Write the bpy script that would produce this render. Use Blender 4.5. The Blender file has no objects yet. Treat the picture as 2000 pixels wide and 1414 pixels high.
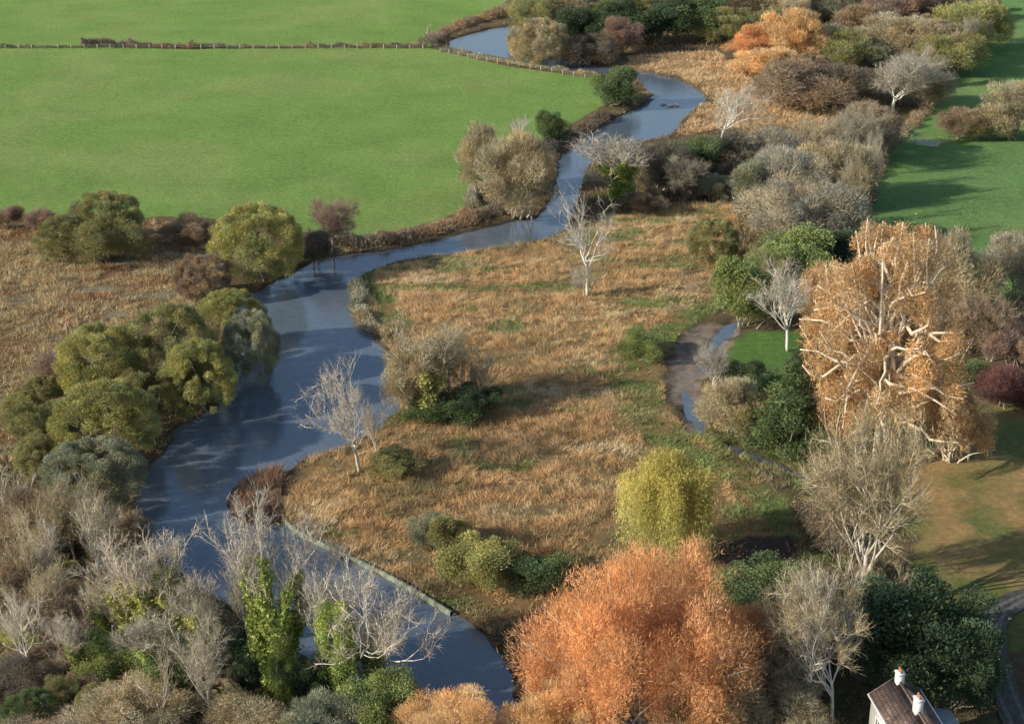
import bpy, math, numpy as np
from mathutils import Vector
C = bpy.context.scene.collection
TH = math.radians(22.6); F = 3000.0; HC = 75.0
cT, sT = math.cos(TH), math.sin(TH)
WL = -0.35   # water level

# ---------------------------------------------------------------- survey helpers
def G(px, py, z=0.0):
    a = (px-1000)/F; b = (707-py)/F
    t = (z-HC)/(-sT+b*cT)
    return np.array([a*t, (cT+b*sT)*t])
def depth(Y, z): return Y*cT-(z-HC)*sT
def height_at(Y, ty):
    k = (707-ty)/F
    return HC+Y*(k*cT-sT)/(cT+k*sT)
def GP(pts): return np.array([G(*p) for p in pts])
def smooth(P, n=4, closed=True):
    P = np.asarray(P); m = len(P); out = []
    for i in range(m if closed else m-1):
        if closed: p0, p1, p2, p3 = P[i-1], P[i], P[(i+1) % m], P[(i+2) % m]
        else: p0, p1, p2, p3 = P[max(i-1, 0)], P[i], P[i+1], P[min(i+2, m-1)]
        for k in range(n):
            t = k/n
            out.append(0.5*((2*p1)+(-p0+p2)*t+(2*p0-5*p1+4*p2-p3)*t*t+(-p0+3*p1-3*p2+p3)*t**3))
    if not closed: out.append(P[-1])
    return np.array(out)
def inside(X, Y, P):
    r = np.zeros(X.shape, bool); n = len(P)
    bb = (X > P[:, 0].min()) & (X < P[:, 0].max()) & (Y > P[:, 1].min()) & (Y < P[:, 1].max())
    x = X[bb]; y = Y[bb]; q = np.zeros(x.shape, bool)
    for i in range(n):
        x1, y1 = P[i]; x2, y2 = P[(i+1) % n]
        if y1 == y2: continue
        q ^= ((y1 > y) != (y2 > y)) & (x < (x2-x1)*(y-y1)/(y2-y1)+x1)
    r[bb] = q
    return r
def polydist(X, Y, P, closed=True, lim=8):
    d = np.full(X.shape, float(lim))
    bb = (X > P[:, 0].min()-lim) & (X < P[:, 0].max()+lim) & (Y > P[:, 1].min()-lim) & (Y < P[:, 1].max()+lim)
    x = X[bb]; y = Y[bb]; q = np.full(x.shape, float(lim)); n = len(P)
    for i in range(n if closed else n-1):
        a = P[i]; b = P[(i+1) % n]; e = b-a; L = e@e+1e-9
        t = np.clip(((x-a[0])*e[0]+(y-a[1])*e[1])/L, 0, 1)
        q = np.minimum(q, np.hypot(x-a[0]-t*e[0], y-a[1]-t*e[1]))
    d[bb] = q
    return d
def vn(x, y, s=0):
    xi = np.floor(x); yi = np.floor(y); fx = x-xi; fy = y-yi
    fx = fx*fx*(3-2*fx); fy = fy*fy*(3-2*fy)
    def h(a, b):
        v = np.sin(a*127.1+b*311.7+s*74.7)*43758.5453
        return v-np.floor(v)
    return (h(xi, yi)*(1-fx)+h(xi+1, yi)*fx)*(1-fy)+(h(xi, yi+1)*(1-fx)+h(xi+1, yi+1)*fx)*fy
def fbm(x, y, s=0, o=4):
    v = 0; a = 0.5; t = 0
    for i in range(o):
        v = v+a*vn(x*2**i+i*17.3, y*2**i-i*9.1, s+i); t += a; a *= 0.55
    return v/t
def norm(v): return v/(np.linalg.norm(v, axis=-1, keepdims=True)+1e-9)

# ---------------------------------------------------------------- object helpers
def tag(o, label=None, cat=None, group=None, kind=None):
    if label: o['label'] = label
    if cat: o['category'] = cat
    if group: o['group'] = group
    if kind: o['kind'] = kind
    return o
def mesh_np(name, V, Fc, col=None, mat=None, sm=False):
    V = np.asarray(V, np.float32); Fc = np.asarray(Fc, np.int32)
    me = bpy.data.meshes.new(name)
    me.vertices.add(len(V)); me.vertices.foreach_set('co', V.ravel())
    k = Fc.shape[1]
    me.loops.add(Fc.size); me.loops.foreach_set('vertex_index', Fc.ravel())
    me.polygons.add(len(Fc)); me.polygons.foreach_set('loop_start', np.arange(0, Fc.size, k, dtype=np.int32))
    if sm: me.polygons.foreach_set('use_smooth', np.ones(len(Fc), bool))
    me.update(calc_edges=True)
    if col is not None:
        a = me.attributes.new('col', 'FLOAT_COLOR', 'POINT')
        c4 = np.ones((len(V), 4), np.float32); c4[:, :3] = col
        a.data.foreach_set('color', c4.ravel())
    if mat: me.materials.append(mat)
    return me
def put(name, me, parent=None, color=None):
    o = bpy.data.objects.new(name, me); C.objects.link(o)
    if parent: o.parent = parent
    if color is not None: o.color = (*color, 1)
    return o
def empty(name, loc, rz=0, sc=(1, 1, 1)):
    o = bpy.data.objects.new(name, None); C.objects.link(o)
    o.location = loc; o.rotation_euler = (0, 0, rz); o.scale = sc
    return o

# ---------------------------------------------------------------- materials
def new_mat(name):
    m = bpy.data.materials.new(name); m.use_nodes = True
    nt = m.node_tree; nt.nodes.clear()
    out = nt.nodes.new('ShaderNodeOutputMaterial')
    return m, nt, out
def nd(nt, t, **k):
    n = nt.nodes.new(t)
    for a, b in k.items(): setattr(n, a, b)
    return n
def mixc(nt, a, b, mode='MULTIPLY', fac=1.0):
    n = nd(nt, 'ShaderNodeMix', data_type='RGBA', blend_type=mode)
    n.inputs[0].default_value = fac
    for s, v in ((6, a), (7, b)):
        if isinstance(v, tuple): n.inputs[s].default_value = v
        else: nt.links.new(v, n.inputs[s])
    return n
def noise_val(nt, scale, lo, hi, detail=4, coord='pos', rough=0.6):
    n = nd(nt, 'ShaderNodeTexNoise'); n.inputs['Scale'].default_value = scale
    n.inputs['Detail'].default_value = detail; n.inputs['Roughness'].default_value = rough
    if coord == 'pos':
        g = nd(nt, 'ShaderNodeNewGeometry'); nt.links.new(g.outputs['Position'], n.inputs['Vector'])
    mr = nd(nt, 'ShaderNodeMapRange'); mr.inputs[1].default_value = 0.3; mr.inputs[2].default_value = 0.7
    mr.inputs[3].default_value = lo; mr.inputs[4].default_value = hi
    nt.links.new(n.outputs[0], mr.inputs[0])
    return mr, n
def mat_foliage(name, trans=0.25):
    m, nt, out = new_mat(name)
    at = nd(nt, 'ShaderNodeAttribute', attribute_name='col'); oi = nd(nt, 'ShaderNodeObjectInfo')
    a = mixc(nt, at.outputs['Color'], oi.outputs['Color'])
    mr, _ = noise_val(nt, 0.5, 0.82, 1.18, 1)
    b = mixc(nt, a.outputs[2], (1, 1, 1, 1)); nt.links.new(mr.outputs[0], b.inputs[7])
    d = nd(nt, 'ShaderNodeBsdfDiffuse'); t = nd(nt, 'ShaderNodeBsdfTranslucent')
    nt.links.new(b.outputs[2], d.inputs[0]); nt.links.new(b.outputs[2], t.inputs[0])
    ms = nd(nt, 'ShaderNodeMixShader'); ms.inputs[0].default_value = trans
    nt.links.new(d.outputs[0], ms.inputs[1]); nt.links.new(t.outputs[0], ms.inputs[2])
    nt.links.new(ms.outputs[0], out.inputs[0])
    return m
def mat_bark():
    m, nt, out = new_mat('bark')
    oi = nd(nt, 'ShaderNodeObjectInfo'); mr, n = noise_val(nt, 2.5, 0.65, 1.25, 5)
    b = mixc(nt, oi.outputs['Color'], (1, 1, 1, 1)); nt.links.new(mr.outputs[0], b.inputs[7])
    d = nd(nt, 'ShaderNodeBsdfDiffuse'); nt.links.new(b.outputs[2], d.inputs[0])
    nt.links.new(d.outputs[0], out.inputs[0]); return m
def mat_plain(name, col, lo=0.8, hi=1.2, scale=3, rough=0.8):
    m, nt, out = new_mat(name)
    mr, n = noise_val(nt, scale, lo, hi, 5)
    b = mixc(nt, (*col, 1), (1, 1, 1, 1)); nt.links.new(mr.outputs[0], b.inputs[7])
    d = nd(nt, 'ShaderNodeBsdfPrincipled'); d.inputs['Roughness'].default_value = rough
    nt.links.new(b.outputs[2], d.inputs['Base Color'])
    nt.links.new(d.outputs[0], out.inputs[0]); return m
def mat_ground():
    m, nt, out = new_mat('ground')
    at = nd(nt, 'ShaderNodeAttribute', attribute_name='col')
    m1, n1 = noise_val(nt, 1.1, 0.55, 1.45, 9, rough=0.88)
    m2, n2 = noise_val(nt, 0.07, 0.9, 1.1, 3)
    a = mixc(nt, at.outputs['Color'], (1, 1, 1, 1)); nt.links.new(m1.outputs[0], a.inputs[7])
    b = mixc(nt, a.outputs[2], (1, 1, 1, 1)); nt.links.new(m2.outputs[0], b.inputs[7])
    m3, n3 = noise_val(nt, 0.3, 0.0, 0.55, 8, rough=0.75)
    y = mixc(nt, b.outputs[2], (1.25, 1.0, 0.9, 1))
    z = mixc(nt, b.outputs[2], y.outputs[2], 'MIX'); nt.links.new(m3.outputs[0], z.inputs[0])
    d = nd(nt, 'ShaderNodeBsdfDiffuse'); nt.links.new(z.outputs[2], d.inputs[0])
    bp = nd(nt, 'ShaderNodeBump'); bp.inputs['Strength'].default_value = 1.0; bp.inputs['Distance'].default_value = 0.7
    nt.links.new(n1.outputs[0], bp.inputs['Height']); nt.links.new(bp.outputs[0], d.inputs['Normal'])
    nt.links.new(d.outputs[0], out.inputs[0]); return m
def mat_water():
    m, nt, out = new_mat('river_water')
    p = nd(nt, 'ShaderNodeBsdfPrincipled')
    mr, n = noise_val(nt, 0.9, 0.0, 1.0, 9, rough=0.85)
    c = mixc(nt, (0.095, 0.125, 0.155, 1), (0.155, 0.195, 0.245, 1), 'MIX'); nt.links.new(mr.outputs[0], c.inputs[0])
    nt.links.new(c.outputs[2], p.inputs['Base Color'])
    p.inputs['Roughness'].default_value = 0.05; p.inputs['IOR'].default_value = 1.7
    m2, n2 = noise_val(nt, 1.8, 0, 1, 6)
    bp = nd(nt, 'ShaderNodeBump'); bp.inputs['Strength'].default_value = 0.35; bp.inputs['Distance'].default_value = 0.06
    nt.links.new(n2.outputs[0], bp.inputs['Height']); nt.links.new(bp.outputs[0], p.inputs['Normal'])
    nt.links.new(p.outputs[0], out.inputs[0]); return m
M_TWIG = mat_foliage('twigs', 0.2); M_LEAF = mat_foliage('leaves', 0.3); M_BARK = mat_bark()
M_GROUND = mat_ground(); M_WATER = mat_water()

# ---------------------------------------------------------------- geometry generators
def blades(P, D, L, W, rng):
    n = len(P); D = norm(D)
    S = norm(np.cross(D, rng.normal(size=(n, 3))))*(np.broadcast_to(W, (n,))[:, None]/2)
    V = np.stack([P-S, P+S, P+D*np.broadcast_to(L, (n,))[:, None]], 1).reshape(-1, 3)
    return V, np.arange(3*n).reshape(-1, 3)
def tube(pts, rad, k=6, flat=None):
    pts = np.asarray(pts, float); n = len(pts)
    T = norm(np.gradient(pts, axis=0))
    ref = np.array([0.0, 1.0, 0.0]) if abs(T[0][1]) < 0.8 else np.array([1.0, 0, 0])
    U = norm(np.cross(T, ref)); Vv = np.cross(T, U)
    a = np.arange(k)*2*math.pi/k
    R = np.asarray(rad)[:, None, None]
    V = pts[:, None, :]+R*(np.cos(a)[None, :, None]*U[:, None, :]+np.sin(a)[None, :, None]*Vv[:, None, :]*(1 if flat is None else flat))
    V = V.reshape(-1, 3); f = []
    for i in range(n-1):
        for j in range(k):
            p, q = i*k+j, i*k+(j+1) % k
            f += [(p, q, q+k), (p, q+k, p+k)]
    V = np.vstack([V, pts[-1:], pts[:1]]); e = len(V)-2
    for j in range(k):
        f.append(((n-1)*k+j, (n-1)*k+(j+1) % k, e)); f.append(((j+1) % k, j, e+1))
    return V, np.array(f)
def join(parts):
    V = []; Fc = []; o = 0
    for v, f in parts:
        V.append(v); Fc.append(f+o); o += len(v)
    return np.vstack(V), np.vstack(Fc)
def huecol(v, h):
    return np.stack([v*(1+h), v, v*(1-1.2*h)], -1)

class Proto: pass
def finish(p, parts):
    allv = np.vstack([q[1] for q in parts])
    p.H = np.percentile(allv[:, 2], 99.7); p.W = 2*np.percentile(np.abs(allv[:, :2]), 98)
    p.parts = [(n, mesh_np(n, V, Fc, col, m, sm=(n == 'trunk')), role) for n, V, Fc, col, m, role in parts]
    return p

def dome(seed, H=8, W=9, nl=44, lr=1.25, ntw=30000, tl=0.46, tw=0.048, up=0.25, leafy=False, zc=0.5, cone=False, droop=0.0, nsub=4, zlo=0.0, limbs=7, limbr=.7, trunk=None, loose=0.5, twf=0.0, rmin=0.1, tail=.08, umin=.3, hv=(.68, .95), lend=.8):
    rng = np.random.default_rng(seed); p = Proto()
    d = norm(rng.normal(size=(nl*3, 3)))
    d = d[d[:, 2] > -0.65][:nl]; nl = len(d)
    rad = lr*rng.uniform(0.55, 1.25, nl)
    base = np.zeros((nl, 3))
    if cone:
        z = rng.uniform(0.05, 1, nl)**0.9; az = rng.uniform(0, 2*math.pi, nl)
        rr = (1-z)**0.75*(W/2-lr*0.5)*rng.uniform(0.5, 1, nl)
        cen = np.stack([rr*np.cos(az), rr*np.sin(az), z*(H-lr*0.4)+lr*0.2], 1); rad = rad*(1.05-0.6*z)
    else:
        # several domed sub-crowns give an irregular outline
        a0 = rng.uniform(0, 6.28); sub = []
        for j in range(nsub if nsub > 1 else 0):
            a = a0+j*2*math.pi/nsub+rng.uniform(-.3, .3); r = rng.uniform(0.18, 0.27)
            sub.append((r*math.cos(a)*W, r*math.sin(a)*W, rng.uniform(0.22, 0.31), rng.uniform(*hv)))
        if nsub > 1: sub.append((rng.normal(0, .05)*W, rng.normal(0, .05)*W, 0.28, 1.0))
        else: sub = [(0, 0, 0.5, 1.0)]
        sj = rng.integers(0, len(sub), nl); S = np.array(sub)[sj]
        u = rng.uniform(umin, 1, nl)**0.4
        Hs = (H-zlo)*S[:, 3]
        cen = np.stack([S[:, 0]+d[:, 0]*u*(S[:, 2]*W-rad*0.8), S[:, 1]+d[:, 1]*u*(S[:, 2]*W-rad*0.8), zlo+Hs*zc+d[:, 2]*u*(Hs*(1-zc)-rad*0.7)], 1)
        cen[:, 2] = np.minimum(cen[:, 2], np.percentile(cen[:, 2], 96))
        base[:, :2] = S[:, :2]
    li = rng.choice(nl, ntw, p=rad**2/np.sum(rad**2))
    v = rng.normal(size=(ntw, 3)); v[:, 2] += 0.3; v = norm(v)
    pos = cen[li]+v*(rad[li]*(rng.uniform(rmin, 1, ntw)**0.45+rng.exponential(tail, ntw)))[:, None]
    outw = norm(pos-base[li]-np.array([0, 0, H*0.25]))
    D = norm(v*0.6+outw*0.5+np.array([0, 0, up])+rng.normal(size=(ntw, 3))*(0.8 if leafy else loose)-np.array([0, 0, droop]))
    L = tl*rng.uniform(0.4, 1.3, ntw); Wd = tw*rng.uniform(0.6, 1.3, ntw)
    if twf > 0:
        ist = rng.uniform(size=ntw) < twf; L = np.where(ist, rng.uniform(.4, 1.2, ntw), L); Wd = np.where(ist, .045, Wd)
    pos = pos-D*L[:, None]*0.5
    pos[:, 2] = np.maximum(pos[:, 2], 0.02)
    V, Fc = blades(pos, D, L, Wd, rng)
    lv = rng.uniform(0.74, 1.22, nl); lh = rng.uniform(-0.09, 0.09, nl)
    val = lv[li]*rng.uniform(0.7, 1.3, ntw)
    col = np.repeat(huecol(val, lh[li]+rng.uniform(-0.05, 0.05, ntw)), 3, 0)
    st = []
    if trunk:
        tp = np.array([[0, 0, -.2], [0.1, 0, trunk*0.3], [-.1, .1, trunk*0.6], [0.1, 0, trunk]]); st.append(tube(tp, [limbr*.8, limbr*.66, limbr*.5, limbr*.36], 9))
    for i in rng.choice(nl, min(nl, limbs), replace=False):
        c = cen[i]+norm(cen[i]-np.array([0, 0, H*.3]))*rad[i]*lend
        b = np.array([0, 0, rng.uniform(.3, 1)*trunk]) if trunk else np.array([*rng.normal(0, 0.06*W, 2), -0.1])
        t = np.linspace(0, 1, 8)[:, None]
        q = b+(c-b)*t; q[:, :2] = b[:2]+(c[:2]-b[:2])*t**1.3
        q += np.cumsum(rng.normal(0, 0.018*H, q.shape), 0)*np.sin(t*3.14); st.append(tube(q, limbr*np.linspace(0.017*H, 0.004*H, 8), 5))
    TV, TF = join(st)
    return finish(p, [('trunk', TV, TF, None, M_BARK, 'bark'), ('crown', V, Fc, col, M_LEAF if leafy else M_TWIG, 'crown')])

def skeleton(rng, H, ang=(0.3, 0.85), nch=(6, 5, 5), up=0.08, wob=0.16, tr=0.3, r0=None, stems=1):
    out = []
    r0 = r0 or H*0.017
    Ls = [tr*H, 0.36*H, 0.22*H, 0.13*H]
    def br(p, d, L, r, lev):
        n = 5 if lev < 2 else 4; pts = [p]
        for i in range(n):
            d = norm(d+rng.normal(0, wob*(0.35 if lev == 0 else 1), 3)+np.array([0, 0, up])); p = p+d*(L/n); pts.append(p)
        rad = np.linspace(r, r*(0.7 if lev == 0 else 0.35), n+1)
        pts = np.array(pts); out.append((lev, pts, rad))
        if lev < 3:
            for j in range(nch[lev]):
                t = rng.uniform(0.55 if lev == 0 else 0.25, 1.0) if j else 1.0
                k = min(int(t*n), n-1); f = t*n-k
                pos = pts[k]*(1-f)+pts[k+1]*f; rr = rad[k]*(1-f)+rad[k+1]*f
                az = (j/nch[lev]*2+rng.uniform(-.25, .25))*math.pi; a = rng.uniform(*ang)
                ax = norm(np.cross(d, rng.normal(size=3))); b2 = np.cross(d, ax)
                cd = norm(d*math.cos(a)+(ax*math.cos(az)+b2*math.sin(az))*math.sin(a))
                if lev > 0 and cd[2] < -0.2: cd[2] *= -0.3
                br(pos, cd, Ls[lev+1]*rng.uniform(0.75, 1.25), max(rr*0.6, 0.016), lev+1)
    for s in range(stems):
        o = np.array([*(rng.normal(0, 0.03*H, 2) if stems > 1 else (0, 0)), -0.15])
        d0 = norm(np.array([*(rng.normal(0, 0.25, 2) if stems > 1 else rng.normal(0, 0.05, 2)), 1.0]))
        br(o, d0, Ls[0], r0, 0)
    return out
def twigs(rng, sk, n4, n5, l4, l5, w4, w5, upb=0.2, spread=0.6):
    A = np.array([q[1] for q in sk if q[0] == 3]); m = len(A)
    i = np.repeat(np.arange(m), n4); t = rng.uniform(0.1, 1, len(i))*4; k = np.minimum(t.astype(int), 3); f = (t-k)[:, None]
    P = A[i, k]*(1-f)+A[i, k+1]*f
    D = norm(norm(A[i, k+1]-A[i, k])+rng.normal(size=P.shape)*spread+np.array([0, 0, upb]))
    L = l4*rng.uniform(0.6, 1.3, len(P))
    V1 = blades(P, D, L, w4, rng)
    j = np.repeat(np.arange(len(P)), n5); tt = rng.uniform(0.1, 1, len(j))[:, None]
    P5 = P[j]+D[j]*L[j][:, None]*tt
    D5 = norm(D[j]+rng.normal(size=P5.shape)*spread+np.array([0, 0, upb]))
    V2 = blades(P5, D5, l5*rng.uniform(0.5, 1.3, len(P5)), w5, rng)
    return V1, V2
def bare(seed, H=11, fuzz=1.0, ivy=False, stems=1, w=0.034, **kw):
    rng = np.random.default_rng(seed); p = Proto()
    sk = skeleton(rng, H, stems=stems, **kw)
    k = H/11
    tr = join([tube(q[1], np.maximum(q[2], .022), 7 if q[0] == 0 else (5 if q[0] < 3 else 3)) for q in sk])
    V1, V2 = twigs(rng, sk, max(int(6*fuzz/stems**0.5)+1, 2), 5, 0.95*k, 0.6*k, w*1.15, w*0.85)
    cr = join([V1, V2])
    nv = len(cr[0]); val = np.repeat(rng.uniform(0.75, 1.2, nv//3), 3)
    val *= 0.8+0.4*vn(cr[0][:, 0]*0.5+50, cr[0][:, 2]*0.5+50, seed)
    parts = [('trunk', *tr, None, M_BARK, 'bark'), ('crown', *cr, huecol(val, np.zeros(nv)), M_TWIG, 'crown')]
    if ivy:
        PP = []
        for q in sk:
            if q[0] > 1: continue
            if q[0] == 1 and rng.uniform() < 0.2: continue
            n = 2600 if q[0] == 0 else 1000
            t = rng.uniform(0, 1 if q[0] == 0 else 0.9, n)*5; kk = np.minimum(t.astype(int), 4); f = (t-kk)[:, None]
            v = norm(rng.normal(size=(n, 3)))
            thick = (0.85 if q[0] == 0 else 0.48)*k*ivy
            PP.append(q[1][kk]*(1-f)+q[1][kk+1]*f+v*(thick*rng.uniform(0.4, 1.2, n)*(0.45+1.0*vn(t*2, t*0+seed, 3)))[:, None])
        PP = np.vstack(PP); n = len(PP)
        iv = blades(PP, norm(rng.normal(size=(n, 3))), 0.26*k, 0.2*k, rng)
        parts.append(('ivy', *iv, np.repeat(huecol(rng.uniform(0.55, 1.35, n), rng.uniform(-.1, .1, n)), 3, 0), M_LEAF, 'ivy'))
    return finish(p, parts)
def weeping(seed):
    rng = np.random.default_rng(seed); p = Proto(); H = 10; W = 9.5
    # curtains of strands hang from rounded boughs
    nb = 46; ba = rng.uniform(0, 6.28, nb); br_ = np.sqrt(rng.uniform(0.0, 1, nb))*0.84
    bz = H*(0.36+0.56*(1-br_**2)**0.5+rng.normal(0, .03, nb)); bc = np.stack([br_*np.cos(ba)*W/2, br_*np.sin(ba)*W/2, bz], 1)
    ns = 2600; bi = rng.integers(0, nb, ns); v = norm(rng.normal(size=(ns, 3))); v[:, 2] = abs(v[:, 2])*.8
    top = bc[bi]+v*rng.uniform(.4, 1.2, ns)[:, None]
    m = 24; i = np.repeat(np.arange(ns), m); t = np.tile(np.linspace(0, 1, m), ns)
    Ls = rng.uniform(0.25, 0.92, ns)*top[:, 2]
    P = top[i]; P[:, 2] -= Ls[i]*t
    P[:, :2] += (rng.normal(0, .35, (ns, 2)))[i]*t[:, None]
    P += rng.normal(0, 0.16, P.shape)
    D = norm(np.array([0, 0, -1.0])+rng.normal(0, 0.55, P.shape))
    lf = blades(P, D, rng.uniform(0.15, 0.38, len(P)), rng.uniform(0.04, 0.07, len(P)), rng)
    sv = rng.uniform(0.7, 1.2, ns)*rng.uniform(.7, 1.2, nb)[bi]; sh = rng.uniform(-0.06, 0.08, ns)
    cl = np.repeat(huecol(sv[i]*rng.uniform(0.7, 1.3, len(P)), sh[i]-0.12*t+.03), 3, 0)
    sk = skeleton(rng, H, tr=0.3)
    tr = join([tube(q[1]*0.75, q[2], 6) for q in sk if q[0] <= 2])
    return finish(p, [('trunk', *tr, None, M_BARK, 'bark'), ('crown', *lf, cl, M_LEAF, 'crown')])

PR = {
 'dome': [dome(s) for s in (1, 2, 3, 4)]+[dome(5, nsub=1), dome(6, nsub=2)],
 'round': [dome(s, nsub=1, nl=150, lr=.7, up=.05, zc=.46, ntw=64000, tl=.27, tw=.055, loose=.5, tail=.04, umin=.78, limbs=5, limbr=.4, lend=0) for s in (7, 8, 9)],
 'tall': [dome(s, H=11, W=9, nl=50, lr=1.25, tl=0.6, up=0.6) for s in (11, 12, 13)],
 'big': [dome(24, H=12, W=21, nl=210, lr=1.5, ntw=150000, tl=0.42, tw=0.04, up=0.3, zc=0.45, nsub=7, limbs=60, limbr=.6, loose=.6, hv=(.55, .95), tail=.13),
         dome(22, H=12, W=18, nl=100, lr=1.7, ntw=70000, tl=0.5, tw=0.045, up=0.35, zc=0.45, nsub=4, limbs=30, limbr=.6, loose=.6)],
 'leafy': [dome(s, H=7, W=8, nl=44, lr=1.05, ntw=26000, tl=0.18, tw=0.13, leafy=True) for s in (31, 32, 33)],
 'column': [dome(s, H=11, W=5, nl=60, lr=.75, ntw=22000, tl=0.2, tw=0.13, leafy=True, nsub=3, hv=(.4, .85), droop=.2) for s in (35, 36)],
 'cone': [dome(s, H=10, W=7, nl=70, lr=1.1, ntw=24000, tl=0.28, tw=0.12, leafy=True, cone=True, droop=0.5) for s in (41, 42)],
 'bare': [bare(51), bare(52, ang=(0.3, 1.0)), bare(53, ang=(0.2, 0.6), up=0.15), bare(54, nch=(5, 5, 5), wob=0.25)],
 'sparse': [bare(55, fuzz=.8, r0=.18, nch=(5, 4, 4), ang=(.35, .95), wob=.22, tr=.36, up=.1, w=.03), bare(56, fuzz=.9, r0=.19, nch=(6, 5, 4), ang=(.25, .8), wob=.26, tr=.26, w=.03), bare(57, fuzz=.9, r0=.16, nch=(8, 5, 4), ang=(.2, .6), wob=.15, tr=.4, up=.14, w=.03)],
 'semi': [bare(61, fuzz=2.0, w=0.032, tr=0.24, r0=.2, nch=(7, 5, 5)), bare(62, fuzz=2.0, w=0.032, tr=0.3, r0=.2, nch=(9, 5, 5), ang=(0.3, 0.95)), bare(63, fuzz=2.0, w=0.032, tr=0.22, stems=2, nch=(5, 5, 4))],
 'ivy': [bare(71, ivy=1, fuzz=1., ang=(0.2, 0.65), up=0.14), bare(72, ivy=1., fuzz=1., tr=0.35), bare(73, ivy=.7, fuzz=1., stems=4, nch=(3, 4, 4), ang=(0.12, 0.45), up=0.18, tr=0.5), bare(74, ivy=.8, fuzz=.8, nch=(8, 4, 4), ang=(.15, .5), up=.2, tr=.5)],
 'plane': [dome(86, H=24, W=18, nl=150, lr=1.2, ntw=60000, tl=0.25, tw=0.115, up=.1, leafy=True, zc=0.46, nsub=6, zlo=1.0, limbs=140, limbr=.6, trunk=14, droop=.3, twf=.42, hv=(.5, .92), lend=1.1)],
 'russet': [dome(82, H=9, W=9, nl=50, lr=1.15, ntw=22000, tl=0.25, tw=0.11, up=0, leafy=True, droop=.5, limbs=34, limbr=.8, twf=.42, lend=1.1)],
 'weep': [weeping(91)],
}
DOMES = ('dome', 'tall', 'big', 'leafy', 'cone', 'weep', 'russet', 'plane', 'round', 'column')
COL = dict(olive=(.33, .315, .14), yolive=(.41, .39, .15), tan=(.48, .40, .25), grey=(.45, .40, .30), brown=(.37, .275, .185), rbrown=(.37, .255, .195),
  orange=(.82, .455, .22), yorange=(.80, .54, .27), dgreen=(.09, .13, .07), green=(.17, .225, .10), ygreen=(.38, .44, .13), lgreen=(.29, .34, .13), yellow=(.70, .62, .20), ivyy=(.60, .58, .21),
  pale=(.56, .50, .40), palegrey=(.50, .45, .38), dark=(.21, .175, .13), red=(.22, .105, .095), plane=(.62, .42, .225), ggrey=(.33, .335, .22))
BARK = dict(white=(.80, .76, .68), pale=(.62, .56, .46), grey=(.42, .36, .28), dark=(.18, .14, .11), cream=(.70, .60, .46))
cnt = {}
def place(kind, x, y, Wd, Hh, colour, bark, ivy, nm, var):
    k = cnt.get(kind, 0); cnt[kind] = k+1
    pr = PR[kind][(k if var is None else var) % len(PR[kind])]
    rng = np.random.default_rng(int(abs(x*70+y*13)))
    r = empty(nm, (x, y, -0.02), rng.uniform(0, 6.28), (Wd/pr.W, Wd/pr.W, Hh/pr.H))
    jit = rng.uniform(0.92, 1.1)
    for n, me, role in pr.parts:
        c = BARK[bark] if role == 'bark' else (COL[ivy or 'ygreen'] if role == 'ivy' else COL[colour])
        put(n, me, r, tuple(v*jit for v in c))
    return r
NM = {'leafy': 'bush', 'cone': 'conifer', 'weep': 'weeping_willow', 'plane': 'plane_tree', 'bare': 'bare_tree', 'semi': 'bare_tree', 'sparse': 'bare_tree', 'ivy': 'ivy_clad_tree', 'dome': 'willow_tree', 'round': 'willow_tree', 'tall': 'willow_tree', 'big': 'willow_tree', 'russet': 'leafy_tree', 'column': 'ivy_column'}
def tree(kind, bx, by, ty, w, colour, label, bark='grey', ivy=None, name=None, cat='tree', group=None, var=None):
    if kind in DOMES:
        if kind in ('dome', 'tall', 'leafy'): w *= 1.14; ty -= 4; by += 4
        b = 3.0; Y = G(bx, (by+ty)/2, b)[1]
        for _ in range(6):
            x, Y = G(bx, (by+ty)/2, b); dp = depth(Y, b)
            a = w/2*dp/F; phi = math.atan2(HC-b, Y)
            hh = (by-ty)/2*dp/F
            b = math.sqrt(max(hh*hh-(a*math.sin(phi)*.8)**2, (0.45*hh)**2))/math.cos(phi)
            b = min(b, 1.6*hh)
        Hh = 2*b; Wd = 2*a
    else:
        x, Y = G(bx, by); Hh = height_at(Y, ty); Wd = w*depth(Y, Hh*0.6)/F
    nm = 'bush' if (cat == 'bush' and not name) else (name or NM[kind])
    return tag(place(kind, x, Y, Wd, Hh, colour, bark, ivy, nm, var), label, cat, group)

T = tree
g = 'trees at the far bend of the river'
T('dome', 1035, 62, 0, 90, 'olive', 'olive tan tree at the top edge behind the far river loop', group=g)
T('round', 1052, 125, 35, 116, 'tan', 'round tan willow on the inside of the far river loop', group=g)
T('leafy', 1130, 85, 18, 80, 'dgreen', 'dark green tree just right of the round tan willow', name='evergreen_tree', group=g)
T('leafy', 1205, 85, 8, 95, 'dgreen', 'dark evergreen standing right of its twin near the top edge', name='evergreen_tree', group=g)
T('dome', 1215, 102, 40, 70, 'rbrown', 'reddish brown rounded tree in front of the dark evergreens', group=g)
T('dome', 1150, 122, 72, 85, 'dark', 'low dark brown scrub beside the hidden river channel', cat='bush', group=g)
T('dome', 1100, 40, -30, 110, 'tan', 'tan tree cropped by the top edge above dark evergreens', group=g)
T('leafy', 1290, 82, 5, 105, 'dgreen', 'wide dark green tree in the top row, left of its neighbour', name='evergreen_tree', group=g)
T('leafy', 1365, 78, 0, 100, 'green', 'mid green tree in the shaded top row', name='evergreen_tree', group=g)
T('dome', 1330, 30, -40, 120, 'ggrey', 'grey green tree cropped by the top edge, centre', group=g)
T('tall', 1420, 85, 20, 90, 'olive', 'olive tree left of the far orange trees', group=g)
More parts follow.
